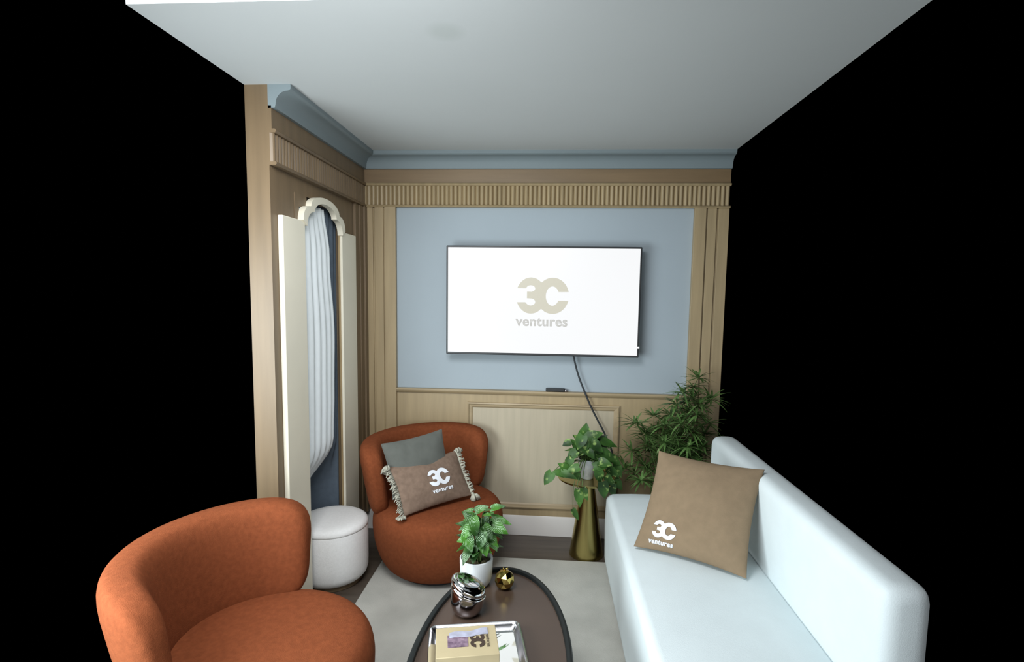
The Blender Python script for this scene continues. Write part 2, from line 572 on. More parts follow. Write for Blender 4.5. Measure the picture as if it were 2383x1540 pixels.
frieze('trim_7', back, XL, XR, 'fluted oak frieze across the top of the TV wall', M['oak'])
bm = bmesh.new(); box(bm, (XL, D - 0.012, 2.252), (XR, D, 2.345))
struct(build('trim_8', bm, M['oak_h']), 'plain oak band between frieze and cornice on the TV wall', 'wood band')
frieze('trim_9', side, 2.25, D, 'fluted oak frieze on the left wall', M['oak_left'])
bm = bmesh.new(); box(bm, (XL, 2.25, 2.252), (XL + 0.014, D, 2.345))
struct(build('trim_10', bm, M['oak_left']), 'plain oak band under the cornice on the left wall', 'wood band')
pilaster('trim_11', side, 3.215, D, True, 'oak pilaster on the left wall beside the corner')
CV = [(0, 2.335), (0.03, 2.337), (0.034, 2.352)] + [(0.034 + 0.052 * (1 - math.cos(t * PI / 14)), 2.352 + 0.052 * math.sin(t * PI / 14)) for t in range(1, 8)] + [(0.094, 2.406), (0.100, 2.412), (0.100, ZC), (0, ZC)]
bm = bmesh.new(); extrude_profile(bm, CV, lambda t, a, b: back(t, a, b), [XL, XR])
struct(build('trim_12', bm, M['cove'], smooth=True, angle=35), 'blue grey cornice above the TV wall', 'cornice')
bm = bmesh.new(); extrude_profile(bm, CV, lambda t, a, b: side(t, a, b), [2.25, D])
struct(build('trim_13', bm, M['cove'], smooth=True, angle=35), 'blue grey cornice above the left wall', 'cornice')

# arched surround in the side wall ---------------------------------------
CY = 2.75


def scallop(off=0.0):
    """half profile (y from centre, z) from the crown to the jamb head"""
    p = []
    for i in range(13):
        a = PI / 2 * i / 12
        p.append(((0.175 - off) * math.sin(a), 1.985 - off * 0.6 + (0.062 - off * 0.15) * math.cos(a)))
    for i in range(9):
        a = PI / 2 * i / 8
        p.append((0.185 - off + 0.075 * math.sin(a), 1.908 - off * 0.6 + 0.074 * math.cos(a)))
    return p


win = thing('window_surround', 'cream scalloped arch surround on the left wall, with blue and white curtains inside', 'window surround', (XL, CY, 0))
win['kind'] = 'structure'
bm = bmesh.new()
po, pi_ = scallop(0.0), scallop(0.04)
outer = [(CY - y, z) for y, z in reversed(po)] + [(CY + y, z) for y, z in po[1:]]
inner = [(CY - y, z) for y, z in reversed(pi_)] + [(CY + y, z) for y, z in pi_[1:]]
def strip(bm, O, I, d0, d1):
    r = []
    for (oy, oz), (iy, iz) in zip(O, I):
        r.append([bm.verts.new((XL + d1, oy, oz)), bm.verts.new((XL + d1, iy, iz)), bm.verts.new((XL + d0, iy, iz)), bm.verts.new((XL + d0, oy, oz))])
    for A, B in zip(r, r[1:]):
        for i in range(4):
            bm.faces.new((A[i], A[(i + 1) % 4], B[(i + 1) % 4], B[i]))
    bm.faces.new(r[0]); bm.faces.new(r[-1][::-1])
strip(bm, outer, inner, 0.002, 0.032)
build('arch_trim', bm, M['cream'], win)
for s in (1, -1):
    bm = bmesh.new()
    lo, hi = sorted((CY + s * 0.228, CY + s * 0.445))
    box(bm, (XL + 0.0, lo, 0.0), (XL + 0.024, hi, 1.905))
    build('jamb', bm, M['cream'], win, bevel=0.004)
    bm = bmesh.new()
    lo, hi = sorted((CY + s * 0.222, CY + s * 0.228))
    box(bm, (XL + 0.0, lo, 0.0), (XL + 0.012, hi, 1.90))
    build('jamb_edge', bm, M['gold_trim'], win, bevel=0.003)


def smooth(a, b, x):
    t = max(0.0, min(1.0, (x - a) / (b - a)))
    return t * t * (3 - 2 * t)


def curtain(name, m, y0, y1, x, z0, z1, waves, amp, push, edge=None, th=0.004):
    bm = bmesh.new()
    ny, nz = waves * 10, 40
    G = []
    for j in range(nz + 1):
        z = z0 + (z1 - z0) * j / nz
        row = []
        e = edge(z) if edge else y1
        for i in range(ny + 1):
            t = i / ny
            y = y0 + (e - y0) * t
            # the lower cloth hangs back round the pouf
            off = push * (1 - smooth(0.42, 0.75, z)) * (1 - smooth(0.16, 0.27, abs(y - 2.757)))
            row.append(bm.verts.new((x - off + amp * math.sin(t * waves * 2 * PI + 0.5) + 0.3 * amp * math.sin(t * 9 + z * 2), y, z)))
        G.append(row)
    for A, B in zip(G, G[1:]):
        for i in range(ny):
            bm.faces.new((A[i], A[i + 1], B[i + 1], B[i]))
    o = build(name, bm, m, None, smooth=True)
    sd = o.modifiers.new('cloth thickness', 'SOLIDIFY'); sd.thickness = th
    return o


c = curtain('curtain', M['curtain'], OY0 + 0.012, OY1 - 0.012, XL - 0.035, 0.012, 2.02, 9, 0.008, 0.165)
tag(c, 'slate blue curtain hanging inside the cream arch', 'curtain')
SE = [(0.0, 2.75), (0.44, 2.82), (0.795, 2.897), (1.0, 2.905), (1.28, 2.926), (1.755, 2.875), (2.01, 2.80)]
def sheer_edge(z):
    for (za, ya), (zb, yb) in zip(SE, SE[1:]):
        if z <= zb:
            return ya + (yb - ya) * smooth(za, zb, z) + 0.004 * math.sin(z * 14)
    return SE[-1][1]
c = curtain('sheer_curtain', M['sheer'], OY0 + 0.012, 2.9, XL - 0.010, 0.012, 2.0, 6, 0.007, 0.165, edge=sheer_edge)
tag(c, 'white sheer curtain drawn over the slate blue curtain', 'curtain')

# rug ----------------------------------------------------------------------
bm = bmesh.new(); box(bm, (-0.947, 1.0, 0.0), (0.95, 3.05, 0.014))
tag(build('rug', bm, M['rug'], bevel=0.005), 'large pale grey rug on the dark wood floor', 'rug')
RZ = 0.014

# ---------------------------------------------------------------- television
tvx0, tvx1, tvz0, tvz1, tvy = -0.639, 0.546, 1.195, 1.862, 3.295
tv = thing('television', 'wall-mounted television showing a white screen with a 3C ventures logo', 'television', (-0.047, D, 1.528))
bm = bmesh.new(); box(bm, (tvx0, tvy, tvz0), (tvx1, tvy + 0.03, tvz1))
build('housing', bm, M['tv_black'], tv, bevel=0.004)
bm = bmesh.new(); box(bm, (tvx0 + 0.011, tvy - 0.002, tvz0 + 0.014), (tvx1 - 0.011, tvy + 0.004, tvz1 - 0.011))
scr = build('screen', bm, M['screen'], tv)
bm = bmesh.new(); box(bm, (-0.30, tvy + 0.028, 1.34), (0.20, D - 0.001, 1.72))
build('wall_bracket', bm, M['tv_black'], tv, bevel=0.004)
LCX, LCZ, LW = -0.0460, 1.5633, 0.323
bm = logo_tris(2.0); solidify(bm, 0.004)
xform(bm, lambda v: Vector((LCX + v.x * LW, tvy - 0.0025 - v.z * 0.2, LCZ + v.y * LW)))
build('logo', bm, M['screen_logo'], scr)
bm = word_bm('ventures', LW * 0.985, 0.022); solidify(bm, 0.004)
xform(bm, lambda v: Vector((LCX - 0.003 + v.x, tvy - 0.0025 - v.z * 0.2, 1.379 + v.y)))
build('lettering', bm, M['screen_word'], scr)
bm = bmesh.new(); box(bm, (tvx1 - 0.012, tvy - 0.003, 1.252), (tvx1 + 0.002, tvy + 0.012, 1.262))
build('status_light', bm, M['chrome'], tv)

bm = bmesh.new()
tube(bm, catmull([(0.150, 3.345, 1.23), (0.156, 3.352, 1.185), (0.186, 3.364, 1.075), (0.23, 3.357, 0.965), (0.268, 3.356, 0.88), (0.312, 3.36, 0.795), (0.368, 3.36, 0.69), (0.42, 3.365, 0.56), (0.44, 3.37, 0.40), (0.45, 3.37, 0.22)], 6), 0.0055, 8)
tag(build('power_cable', bm, M['cable'], smooth=True), 'dark cable trailing from the television down behind the potted plant', 'cable')

rc = thing('remote_control', 'small black remote control lying on the oak chair rail', 'remote control', (0.05, 3.382, 0.957))
bm = bmesh.new(); box(bm, (-0.014, 3.368, 0.957), (0.108, 3.398, 0.979))
build('body', bm, M['tv_black'], rc, bevel=0.006)
bm = bmesh.new(); box(bm, (0.106, 3.372, 0.957), (0.124, 3.395, 0.970))
build('end_cap', bm, M['smoke_chrome'], rc, bevel=0.003)['label'] = 'grey end cap'

# ---------------------------------------------------------------- tub chairs
def tub_chair(c, face, span, label, group, R=0.352):
    root = thing('tub_chair', label, 'armchair', (c[0], c[1], RZ), group)
    # seat drum
    bm = bmesh.new()
    prof = [(0.0, 0.030), (0.250, 0.030), (0.278, 0.036), (0.303, 0.056), (0.331, 0.105), (0.352, 0.170), (0.364, 0.24), (0.367, 0.295), (0.361, 0.345), (0.346, 0.382), (0.322, 0.404), (0.275, 0.418), (0.18, 0.425), (0.0, 0.428)]
    pp = [(p.x, p.y) for p in catmull([(r, z, 0) for r, z in prof], 4)]
    pp = [(max(0.0, r), z if z < 0.3 else 0.3 + (z - 0.3) * 0.76) for r, z in pp]
    pp[0] = (0.0, pp[0][1]); pp[-1] = (0.0, pp[-1][1])
    lathe(bm, pp, (c[0], c[1], RZ), 72)
    build('seat', bm, M['rust'], root, smooth=True)
    # wrap-around back
    bm = bmesh.new()
    nt_, nc = 64, 32
    back_dir = face + PI
    G = []
    zc, hz, th = 0.545, 0.205, 0.062
    for i in range(nt_ + 1):
        t = -1 + 2 * i / nt_
        tt = math.sin(t * PI / 2)          # denser towards the ends
        ang = back_dir + tt * span
        s = max(0.0, 1 - abs(tt) ** 9) ** (1 / 2.2)
        ring = []
        for k in range(nc):
            q = 2 * PI * k / nc
            cx_, cz_ = math.cos(q), math.sin(q)
            ex, ez = 0.62, 0.42
            px_ = math.copysign(abs(cx_) ** ex, cx_); pz_ = math.copysign(abs(cz_) ** ez, cz_)
            zz = zc + pz_ * hz * (0.30 + 0.70 * s)
            lean = 0.030 * (zz - zc) / hz
            rr = R + lean + px_ * th * (0.15 + 0.85 * s) * (1.0 + 0.10 * pz_)
            ring.append(bm.verts.new((c[0] + rr * math.cos(ang), c[1] + rr * math.sin(ang), zz)))
        G.append(ring)
    for A, B in zip(G, G[1:]):
        for k in range(nc):
            bm.faces.new((A[k], A[(k + 1) % nc], B[(k + 1) % nc], B[k]))
    bm.faces.new(G[0][::-1]); bm.faces.new(G[-1])
    build('backrest', bm, M['rust'], root, smooth=True)
    bm = bmesh.new()
    lathe(bm, [(0, 0), (0.235, 0), (0.24, 0.004), (0.24, 0.034), (0, 0.034)], (c[0], c[1], RZ), 48)
    build('swivel_base', bm, M['tv_black'], root)
    return root


FACE = math.radians(-46)
CC = Vector((-0.610, 2.938, 0))
tub_chair(CC, FACE, math.radians(84), 'rust upholstered tub chair holding two cushions, in the corner by the TV wall', 'rust tub chairs')
tub_chair((-0.945, 1.655, 0), math.radians(-8), math.radians(82), 'empty rust upholstered tub chair in the lower left foreground, nearest the camera', 'rust tub chairs')


# ---------------------------------------------------------------- cushions
def pillow_map(c, u, v, wd, ht, th, pinch=0.10, seed=0.0, wrinkle=0.004):
    u = Vector(u).normalized()
    v = Vector(v)
    v = (v - u * v.dot(u)).normalized()
    n = u.cross(v)
    c = Vector(c)
    def f(s, t, side_=1, lift=0.0):
        x = s * wd / 2 * (1 - pinch * (1 - t * t) * s * s)
        y = t * ht / 2 * (1 - pinch * (1 - s * s) * t * t)
        e = max(0.0, (1 - s * s)) ** 0.55 * max(0.0, (1 - t * t)) ** 0.55
        z = side_ * (th / 2 * e + wrinkle * e ** 0.3 * (noise.noise(Vector((s * 2.2 + seed, t * 2.2, side_ * 3)))) * 1.6 * (1 if e > 0 else 0)) + side_ * lift
        return c + u * x + v * y + n * z
    return f, u, v, n


def pillow(name, f, m, parent, n=28):
    bm = bmesh.new()
    def g(i): 
        q = -1 + 2 * i / n
        return math.sin(q * PI / 2)
    grids = {}
    for sd in (1, -1):
        for i in range(n + 1):
            for j in range(n + 1):
                border = i in (0, n) or j in (0, n)
                if sd == -1 and border:
                    grids[sd, i, j] = grids[1, i, j]
                else:
                    grids[sd, i, j] = bm.verts.new(f(g(i), g(j), sd))
    for sd in (1, -1):
        for i in range(n):
            for j in range(n):
                bm.faces.new((grids[sd, i, j], grids[sd, i + 1, j], grids[sd, i + 1, j + 1], grids[sd, i, j + 1]))
    return build(name, bm, m, parent, smooth=True)


def print_on(name, bm, f, wd, ht, s0, t0, scale, rot, m, parent, lift=0.0025):
    """lay a flat piece (unit width, xy) on the front of a cushion"""
    ca, sa = math.cos(rot), math.sin(rot)
    def mp(v):
        x, y = v.x * scale, v.y * scale
        x, y = x * ca - y * sa, x * sa + y * ca
        return f(s0 + x / (wd / 2), t0 + y / (ht / 2), 1, lift)
    xform(bm, mp)
    o = build(name, bm, m, parent)
    sd = o.modifiers.new('print thickness', 'SOLIDIFY'); sd.thickness = 0.001
    return o


# grey velvet cushion at the back
u = Vector((0.80, 0.60, 0.10)); v = Vector((-0.22, 0.22, 0.90))
cg = Vector((-0.712, 2.870, 0.628))
root = thing('cushion', 'plain grey velvet cushion leaning in the back of the rust chair', 'cushion', cg)
f, u_, v_, n_ = pillow_map(cg, u, v, 0.36, 0.30, 0.10, 0.07, 3.1)
pillow('cover', f, M['grey_velvet'], root)
bm = bmesh.new()
edge = [f(math.sin((-1 + 2 * i / 20) * PI / 2), 1) for i in range(21)] + [f(1, math.sin((1 - 2 * i / 20) * PI / 2)) for i in range(1, 21)] + [f(math.sin((1 - 2 * i / 20) * PI / 2), -1) for i in range(1, 21)] + [f(-1, math.sin((-1 + 2 * i / 20) * PI / 2)) for i in range(1, 20)]
tube(bm, edge, 0.003, 6, closed=True)
build('piping', bm, M['grey_velvet'], root, smooth=True)

# taupe lumbar cushion with fringe
BL, BR = Vector((-0.748, 2.632, 0.414)), Vector((-0.405, 2.930, 0.440))
u = BR - BL; v = Vector((-0.10, 0.10, 0.200))
wd, ht = 0.425, 0.27
ct = (BL + BR) / 2 + v.normalized() * ht * 0.5
root = thing('lumbar_cushion', 'fringed taupe cushion with a white 3C logo, lying in front of the grey cushion', 'cushion', ct)
f, u_, v_, n_ = pillow_map(ct, u, v, wd, ht, 0.105, 0.05, 7.7, 0.006)
pillow('cover', f, M['tan_linen'], root)
print_on('logo', logo_tris(0.05), f, wd, ht, 0.13, 0.03, 0.135, 0.0, M['print'], root)
print_on('lettering', word_bm('ventures', 1.0, 0.02, 0.05), f, wd, ht, 0.15, -0.56, 0.128, 0.0, M['print'], root)
for sgn in (-1, 1):
    bm = bmesh.new()
    for k in range(70):
        t = -0.97 + 1.94 * k / 69
        p0 = f(sgn * 0.985, t)
        d = u_ * sgn * random.uniform(0.012, 0.030) + v_ * random.uniform(-0.012, 0.012) + n_ * random.uniform(-0.006, 0.014)
        p1 = p0 + d
        p2 = p1 + u_ * sgn * random.uniform(0.0, 0.010) + Vector((0, 0, -random.uniform(0.004, 0.014)))
        tube(bm, [p0, p1, p2], 0.0032, 5, 0.0024)
    build('fringe', bm, M['fringe'], root, smooth=True)
    for tt in (-1, 1):
        bm = bmesh.new()
        p0 = f(sgn, tt)
        for k in range(40):
            a = random.uniform(-1, 1); b = random.uniform(-1, 1)
            drop = 0.055 if tt < 0 else 0.035
            o1 = p0 + u_ * (sgn * 0.008 + a * 0.014) + n_ * (b * 0.015 + 0.006) + v_ * (tt * 0.006)
            o2 = o1 + u_ * (a * 0.012 + sgn * 0.006) + n_ * b * 0.010 + Vector((0, 0, -drop * random.uniform(0.5, 1.0)))
            if tt < 0:
                o2.z = max(o2.z, RZ + 0.398); o1.z = max(o1.z, RZ + 0.405)
            tube(bm, [p0, o1, (o1 + o2) / 2 + n_ * 0.004, o2], 0.0036, 5, 0.0045)
        build('tassel', bm, M['fringe'], root, smooth=True)

# ---------------------------------------------------------------- pouf
PC = (-1.163, 2.757)
root = thing('pouf', 'round white upholstered pouf standing under the cream arch', 'pouf', (PC[0], PC[1], 0))
bm = bmesh.new()
lathe(bm, [(0, 0.025), (0.150, 0.025), (0.168, 0.030), (0.182, 0.045), (0.190, 0.07), (0.192, 0.12), (0.192, 0.300), (0.190, 0.306)], (*PC, 0), 64)
build('body', bm, M['pouf'], root, smooth=True)
bm = bmesh.new()
lathe(bm, [(0.187, 0.304), (0.192, 0.309), (0.193, 0.318), (0.187, 0.332), (0.170, 0.342), (0.13, 0.347), (0, 0.349)], (*PC, 0), 64)
build('top_cushion', bm, M['pouf'], root, smooth=True)
bm = bmesh.new()
lathe(bm, [(0, 0), (0.155, 0), (0.158, 0.003), (0.158, 0.030), (0, 0.030)], (*PC, 0), 48)
build('plinth', bm, M['oak_left'], root)['label'] = 'brown plinth'

# ---------------------------------------------------------------- sofa
SX0, SX1, SY0, SY1 = 0.348, 0.93, 1.45, 3.05
root = thing('sofa', 'white low sofa along the right side, with a sand cushion on it', 'sofa', (0.7, 2.25, RZ))
def soft_box(lo, hi, r, n=6, sag=0.0):
    bm = bmesh.new()
    box(bm, lo, hi)
    bmesh.ops.bevel(bm, geom=bm.edges[:], offset=r, segments=n, profile=0.55, affect='EDGES')
    return bm
bm = bmesh.new()
prof = [(SX0 + 0.012, RZ + 0.018), (SX0 + 0.002, RZ + 0.026), (SX0, RZ + 0.05), (SX0 - 0.002, 0.15), (SX0 - 0.004, 0.25), (SX0 - 0.002, 0.34)]
prof += [(SX0 + 0.04 - 0.040 * math.cos(q), 0.395 + 0.040 * math.sin(q)) for q in [PI / 2 * i / 8 for i in range(9)]]
prof += [(SX0 + 0.14, 0.440), (SX0 + 0.30, 0.442), (SX0 + 0.45, 0.440), (SX1 - 0.02, 0.434), (SX1, 0.42), (SX1, RZ + 0.018)]
ys = [SY1, SY1 - 0.003, SY1 - 0.010, SY1 - 0.022] + [SY1 - 0.022 - (SY1 - SY0 - 0.044) * i / 20 for i in range(1, 20)] + [SY0 + 0.022, SY0 + 0.010, SY0]
shr = {0: 0.022, 1: 0.012, 2: 0.004, len(ys) - 1: 0.022, len(ys) - 2: 0.008}
rings = []
for i, y in enumerate(ys):
    sk = shr.get(i, 0.0)
    rings.append([bm.verts.new((x + (sk if x < 0.6 else -sk), y, z - (sk if z > 0.2 else 0.0))) for x, z in prof])
for A, B in zip(rings, rings[1:]):
    for i in range(len(A)):
        bm.faces.new((A[i], A[(i + 1) % len(A)], B[(i + 1) % len(A)], B[i]))
bm.faces.new(rings[0][::-1]); bm.faces.new(rings[-1])
build('seat', bm, M['sofa'], root, smooth=True, angle=60)
bm = soft_box((SX1 - 0.01, SY0, RZ + 0.02), (SX1 + 0.13, SY1, 0.80), 0.05)
build('backrest', bm, M['sofa'], root, smooth=True)
for x in (SX0 + 0.06, SX1 + 0.06):
    for y in (SY0 + 0.08, SY1 - 0.08):
        bm = bmesh.new(); lathe(bm, [(0, 0), (0.016, 0), (0.02, 0.03), (0, 0.03)], (x, y, RZ), 16)
        build('leg', bm, M['black_metal'], root)

# sand cushion leaning on the sofa back
bl = Vector((0.392, 2.36, 0.452)); tl = Vector((0.549, 2.60, 0.807))
u = Vector((0.866, -0.5, 0.0)); v = tl - bl
wd = ht = 0.475
cs = bl + u.normalized() * wd / 2 + v.normalized() * ht / 2
root = thing('cushion', 'sand coloured square cushion with a white 3C logo on the white sofa', 'cushion', cs)
f, u_, v_, n_ = pillow_map(cs, u, v, wd, ht, 0.13, 0.07, 11.3)
pillow('cover', f, M['sand_linen'], root)
print_on('logo', logo_tris(0.05), f, wd, ht, -0.47, -0.62, 0.113, -0.04, M['print'], root)
bm = bmesh.new()
for x0, x1 in ((-0.5, 0.5),):
    vs = [bm.verts.new((x, y, 0)) for x, y in ((x0, -0.05), (x1, -0.05), (x1, 0.05), (x0, 0.05))]
    bm.faces.new(vs)
bm.free()
print_on('lettering', word_bm('ventures', 1.0, 0.03, 0.05), f, wd, ht, -0.50, -0.90, 0.113, -0.04, M['print'], root)

# ---------------------------------------------------------------- coffee table
TC, TA, TB, TZ = (-0.166, 1.62), 0.262, 0.572, 0.400
root = thing('coffee_table', 'oval coffee table with brown top and thick black rim', 'coffee table', (TC[0], TC[1], RZ))
def oval(a, b, z, n=96):
    return [(TC[0] + a * math.copysign(abs(math.cos(2 * PI * i / n)) ** 0.96, math.cos(2 * PI * i / n)), TC[1] + b * math.copysign(abs(math.sin(2 * PI * i / n)) ** 0.96, math.sin(2 * PI * i / n)), z) for i in range(n)]
bm = bmesh.new()
A = [bm.verts.new(p) for p in oval(TA - 0.012, TB - 0.012, TZ)]
B = [bm.verts.new(p) for p in oval(TA - 0.012, TB - 0.012, TZ - 0.02)]
bm.faces.new(A); bm.faces.new(B[::-1])
for i in range(96):
    bm.faces.new((A[i], A[(i + 1) % 96], B[(i + 1) % 96], B[i]))
build('table_top', bm, M['brown_top'], root)
bm = bmesh.new()
sec = [(-0.018, 0.002), (-0.016, 0.012), (-0.008, 0.016), (0.0, 0.014), (0.004, 0.006), (0.004, -0.026), (-0.006, -0.034), (-0.018, -0.030)]
R_ = [[bm.verts.new(p) for p in oval(TA + d, TB + d, TZ + z)] for d, z in sec]
for k in range(len(R_)):
    A, B = R_[k], R_[(k + 1) % len(R_)]
    for i in range(96):
        bm.faces.new((A[i], A[(i + 1) % 96], B[(i + 1) % 96], B[i]))
build('rim', bm, M['black_metal'], root, smooth=True, angle=50)
for sx in (-1, 1):
    for sy in (-1, 1):
        bm = bmesh.new()
        tube(bm, [(TC[0] + sx * 0.13, TC[1] + sy * 0.33, TZ - 0.02), (TC[0] + sx * 0.15, TC[1] + sy * 0.37, RZ)], 0.013, 12)
        build('leg', bm, M['black_metal'], root, smooth=True, angle=50)


# ---------------------------------------------------------------- leaves
def leaf(bm, base, tip, up, width, droop=0.15, fold=0.15, shape='heart', n=8, curl=0.0):
    base, tip, up = Vector(base), Vector(tip), Vector(up)
    uvl = bm.loops.layers.uv.verify()
    ax = tip - base
    ln = ax.length
    ax.normalize()
    sd = ax.cross(up)
    if sd.length < 1e-4:
        sd = ax.cross(Vector((1, 0.2, 0.1)))
    sd.normalize()
    nn = sd.cross(ax).normalized()
    G = []
    cols = (-1.0, -0.55, 0.0, 0.55, 1.0)
    for i in range(n + 1):
        t = i / n
        if shape == 'heart':
            wv = math.sin(PI * min(1, (t * 0.93 + 0.07)) ** 0.62) ** 0.85 * (1 - 0.15 * t) if t < 1 else 0.0
            back_ = 0.10 * max(0, 1 - t / 0.25)
        elif shape == 'oval':
            wv = math.sin(PI * t ** 0.85) ** 0.8 if 0 < t < 1 else 0.0
            back_ = 0
        else:
            wv = (math.sin(PI * t ** 0.7) ** 0.7) if 0 < t < 1 else 0.0
            back_ = 0
        row = []
        for a in cols:
            p = base + ax * (ln * (t - back_ * abs(a))) + sd * (a * wv * width / 2)
            p += nn * (fold * abs(a) * wv * width * 0.5 - droop * ln * t * t + curl * ln * math.sin(t * PI))
            row.append((bm.verts.new(p), (a, t)))
        G.append(row)
    for A, B in zip(G, G[1:]):
        for k in range(len(cols) - 1):
            q = (A[k], A[k + 1], B[k + 1], B[k])
            fc = bm.faces.new([x[0] for x in q])
            for lp, x in zip(fc.loops, q):
                lp[uvl].uv = x[1]


def build_leaves(name, bm, m, parent):
    me = bpy.data.meshes.new(name)
    bm.to_mesh(me); bm.free()
    me.materials.append(m)
    for p in me.polygons:
        p.use_smooth = True
    return link(name, me, parent)


# ---------------------------------------------------------------- plant on the coffee table
PP = Vector((-0.276, 2.075, TZ))
pot = thing('potted_plant', 'leafy striped houseplant in a plain white pot on the coffee table', 'potted plant', PP)
bm = bmesh.new()
lathe(bm, [(0, 0.004), (0.040, 0.0), (0.052, 0.004), (0.060, 0.018), (0.0655, 0.04), (0.067, 0.108), (0.0665, 0.112), (0.064, 0.1135), (0.061, 0.112), (0.060, 0.10), (0.057, 0.04), (0.0, 0.035)], PP, 56)
build('pot', bm, M['ceramic'], pot, smooth=True, angle=60)
bm = bmesh.new()
rings = lathe(bm, [(0.0605, 0.090), (0.05, 0.095), (0.035, 0.100), (0.018, 0.102), (0.0, 0.103)], PP, 32)
for rg in rings[1:]:
    for vv in rg:
        vv.co.z += random.uniform(-0.004, 0.006)
build('soil', bm, M['soil'], pot, smooth=True)
rnd = random.Random(5)
lv, stm = bmesh.new(), bmesh.new()
# tips and sizes read from the photo: (px, py, depth, length, width, tip direction in the picture)
spec = [(1090, 1205, 2.04, 0.075, 0.042, (-0.5, 0.6)), (1122, 1183, 2.06, 0.06, 0.036, (0.8, 0.35)), (1160, 1180, 2.05, 0.066, 0.032, (1.0, 0.4)),
        (1168, 1212, 2.06, 0.085, 0.036, (1.0, -0.25)), (1165, 1232, 2.03, 0.070, 0.05, (0.9, -0.35)), (1105, 1228, 1.99, 0.085, 0.045, (0.15, -1.0)),
        (1086, 1240, 2.01, 0.07, 0.05, (-0.6, -0.6)), (1092, 1264, 2.00, 0.075, 0.05, (0.35, -0.9)), (1078, 1255, 2.05, 0.06, 0.04, (-0.9, -0.3)),
        (1130, 1212, 2.08, 0.065, 0.045, (0.3, 0.8)), (1136, 1240, 2.02, 0.07, 0.05, (0.5, -0.7)), (1120, 1258, 2.00, 0.08, 0.05, (-0.2, -1.0)),
        (1146, 1262, 2.05, 0.08, 0.05, (0.6, -0.9)), (1110, 1210, 2.08, 0.06, 0.045, (-0.3, 0.7)), (1150, 1222, 2.10, 0.06, 0.045, (0.7, 0.3)),
        (1080, 1220, 2.08, 0.06, 0.04, (-0.9, 0.2)), (1128, 1278, 2.02, 0.06, 0.045, (0.3, -0.8)), (1100, 1284, 2.03, 0.055, 0.04, (-0.3, -0.7))]
crown = PP + Vector((0, 0, 0.10))
for px, py, y, ln, wdt, d in spec:
    c0 = at(px, py, y)
    d3 = Vector((d[0], rnd.uniform(-0.35, 0.1), d[1])).normalized()
    b0, t0 = c0 - d3 * ln * 0.5, c0 + d3 * ln * 0.5
    leaf(lv, b0, t0, Vector((0, -0.7, 0.75)), wdt, 0.10, 0.25, 'heart', curl=0.06)
    st0 = crown + Vector((rnd.uniform(-0.02, 0.02), rnd.uniform(-0.02, 0.02), -0.004))
    tube(stm, catmull([st0, (st0 * 0.45 + b0 * 0.55) + Vector((0, 0, 0.015)), b0], 5), 0.0024, 6, 0.0014)
for k in range(46):
    a = rnd.uniform(0, 2 * PI)
    r = rnd.uniform(0.008, 0.050)
    z = rnd.uniform(0.05, 0.20)
    b0 = crown + Vector((math.cos(a) * r, math.sin(a) * r, z))
    d3 = Vector((math.cos(a), math.sin(a), rnd.uniform(-0.7, 0.6))).normalized()
    leaf(lv, b0, b0 + d3 * rnd.uniform(0.045, 0.075), Vector((0, -0.2, 1)), rnd.uniform(0.032, 0.046), 0.2, 0.25, 'heart')
    st0 = crown + Vector((math.cos(a) * 0.012, math.sin(a) * 0.012, -0.004))
    tube(stm, [st0, (st0 + b0) / 2 + Vector((0, 0, 0.01)), b0], 0.002, 5, 0.0013)
build_leaves('foliage', lv, M['aglaonema'], pot)
build('stem', stm, M['stem'], pot, smooth=True)

# ---------------------------------------------------------------- gold ball
GB = Vector((-0.158, 2.05, TZ))
bm = bmesh.new()
bmesh.ops.create_icosphere(bm, subdivisions=2, radius=0.0405)
for vv in bm.verts:
    vv.co *= 1 + 0.03 * noise.noise(vv.co * 60)
    vv.co.z = max(vv.co.z, -0.036)
    vv.co += GB + Vector((0, 0, 0.036))
root = thing('gold_ornament', 'small faceted gold ball ornament on the coffee table', 'ornament', GB)
build('ball', bm, M['gold'], root)
bm = bmesh.new()
for k in range(2):
    tube(bm, [GB + Vector((0.004 * k, 0, 0.072)), GB + Vector((0.006 - 0.012 * k, 0.0, 0.082)), GB + Vector((0.014 - 0.02 * k, -0.002, 0.085))], 0.0025, 6)
build('stalk', bm, M['gold'], root, smooth=True)

# ---------------------------------------------------------------- chrome canister
CN = Vector((-0.281, 1.872, TZ))
def slant(co):
    h = co.z - TZ
    k = max(0.0, min(1.0, (h - 0.055) / 0.04))
    return Vector((co.x + 0.004 * k, co.y, co.z - 0.40 * (co.x - CN.x) * k))
root = thing('canister', 'shiny chrome canister with a slanting ridged lid on the coffee table', 'canister', CN)
bm = bmesh.new()
pp = [(p.x, p.y) for p in catmull([(0.0, 0.0, 0), (0.030, 0.0, 0), (0.045, 0.006, 0), (0.056, 0.024, 0), (0.061, 0.05, 0), (0.061, 0.075, 0), (0.058, 0.088, 0)], 5)]
pp[0] = (0, 0)
lathe(bm, [(max(r, 0), z) for r, z in pp], CN, 64, fn=slant)
build('body', bm, M['smoke_chrome'], root, smooth=True)
bm = bmesh.new()
lathe(bm, [(0.050, 0.082), (0.0615, 0.083), (0.0645, 0.088), (0.0625, 0.094), (0.0585, 0.096), (0.0620, 0.100), (0.0632, 0.108), (0.0610, 0.115), (0.055, 0.119), (0.046, 0.1205), (0.045, 0.1235), (0.040, 0.1255), (0, 0.1265)], CN, 64, fn=slant)
build('lid', bm, M['chrome'], root, smooth=True, angle=70)['label'] = 'bright chrome ridged lid'

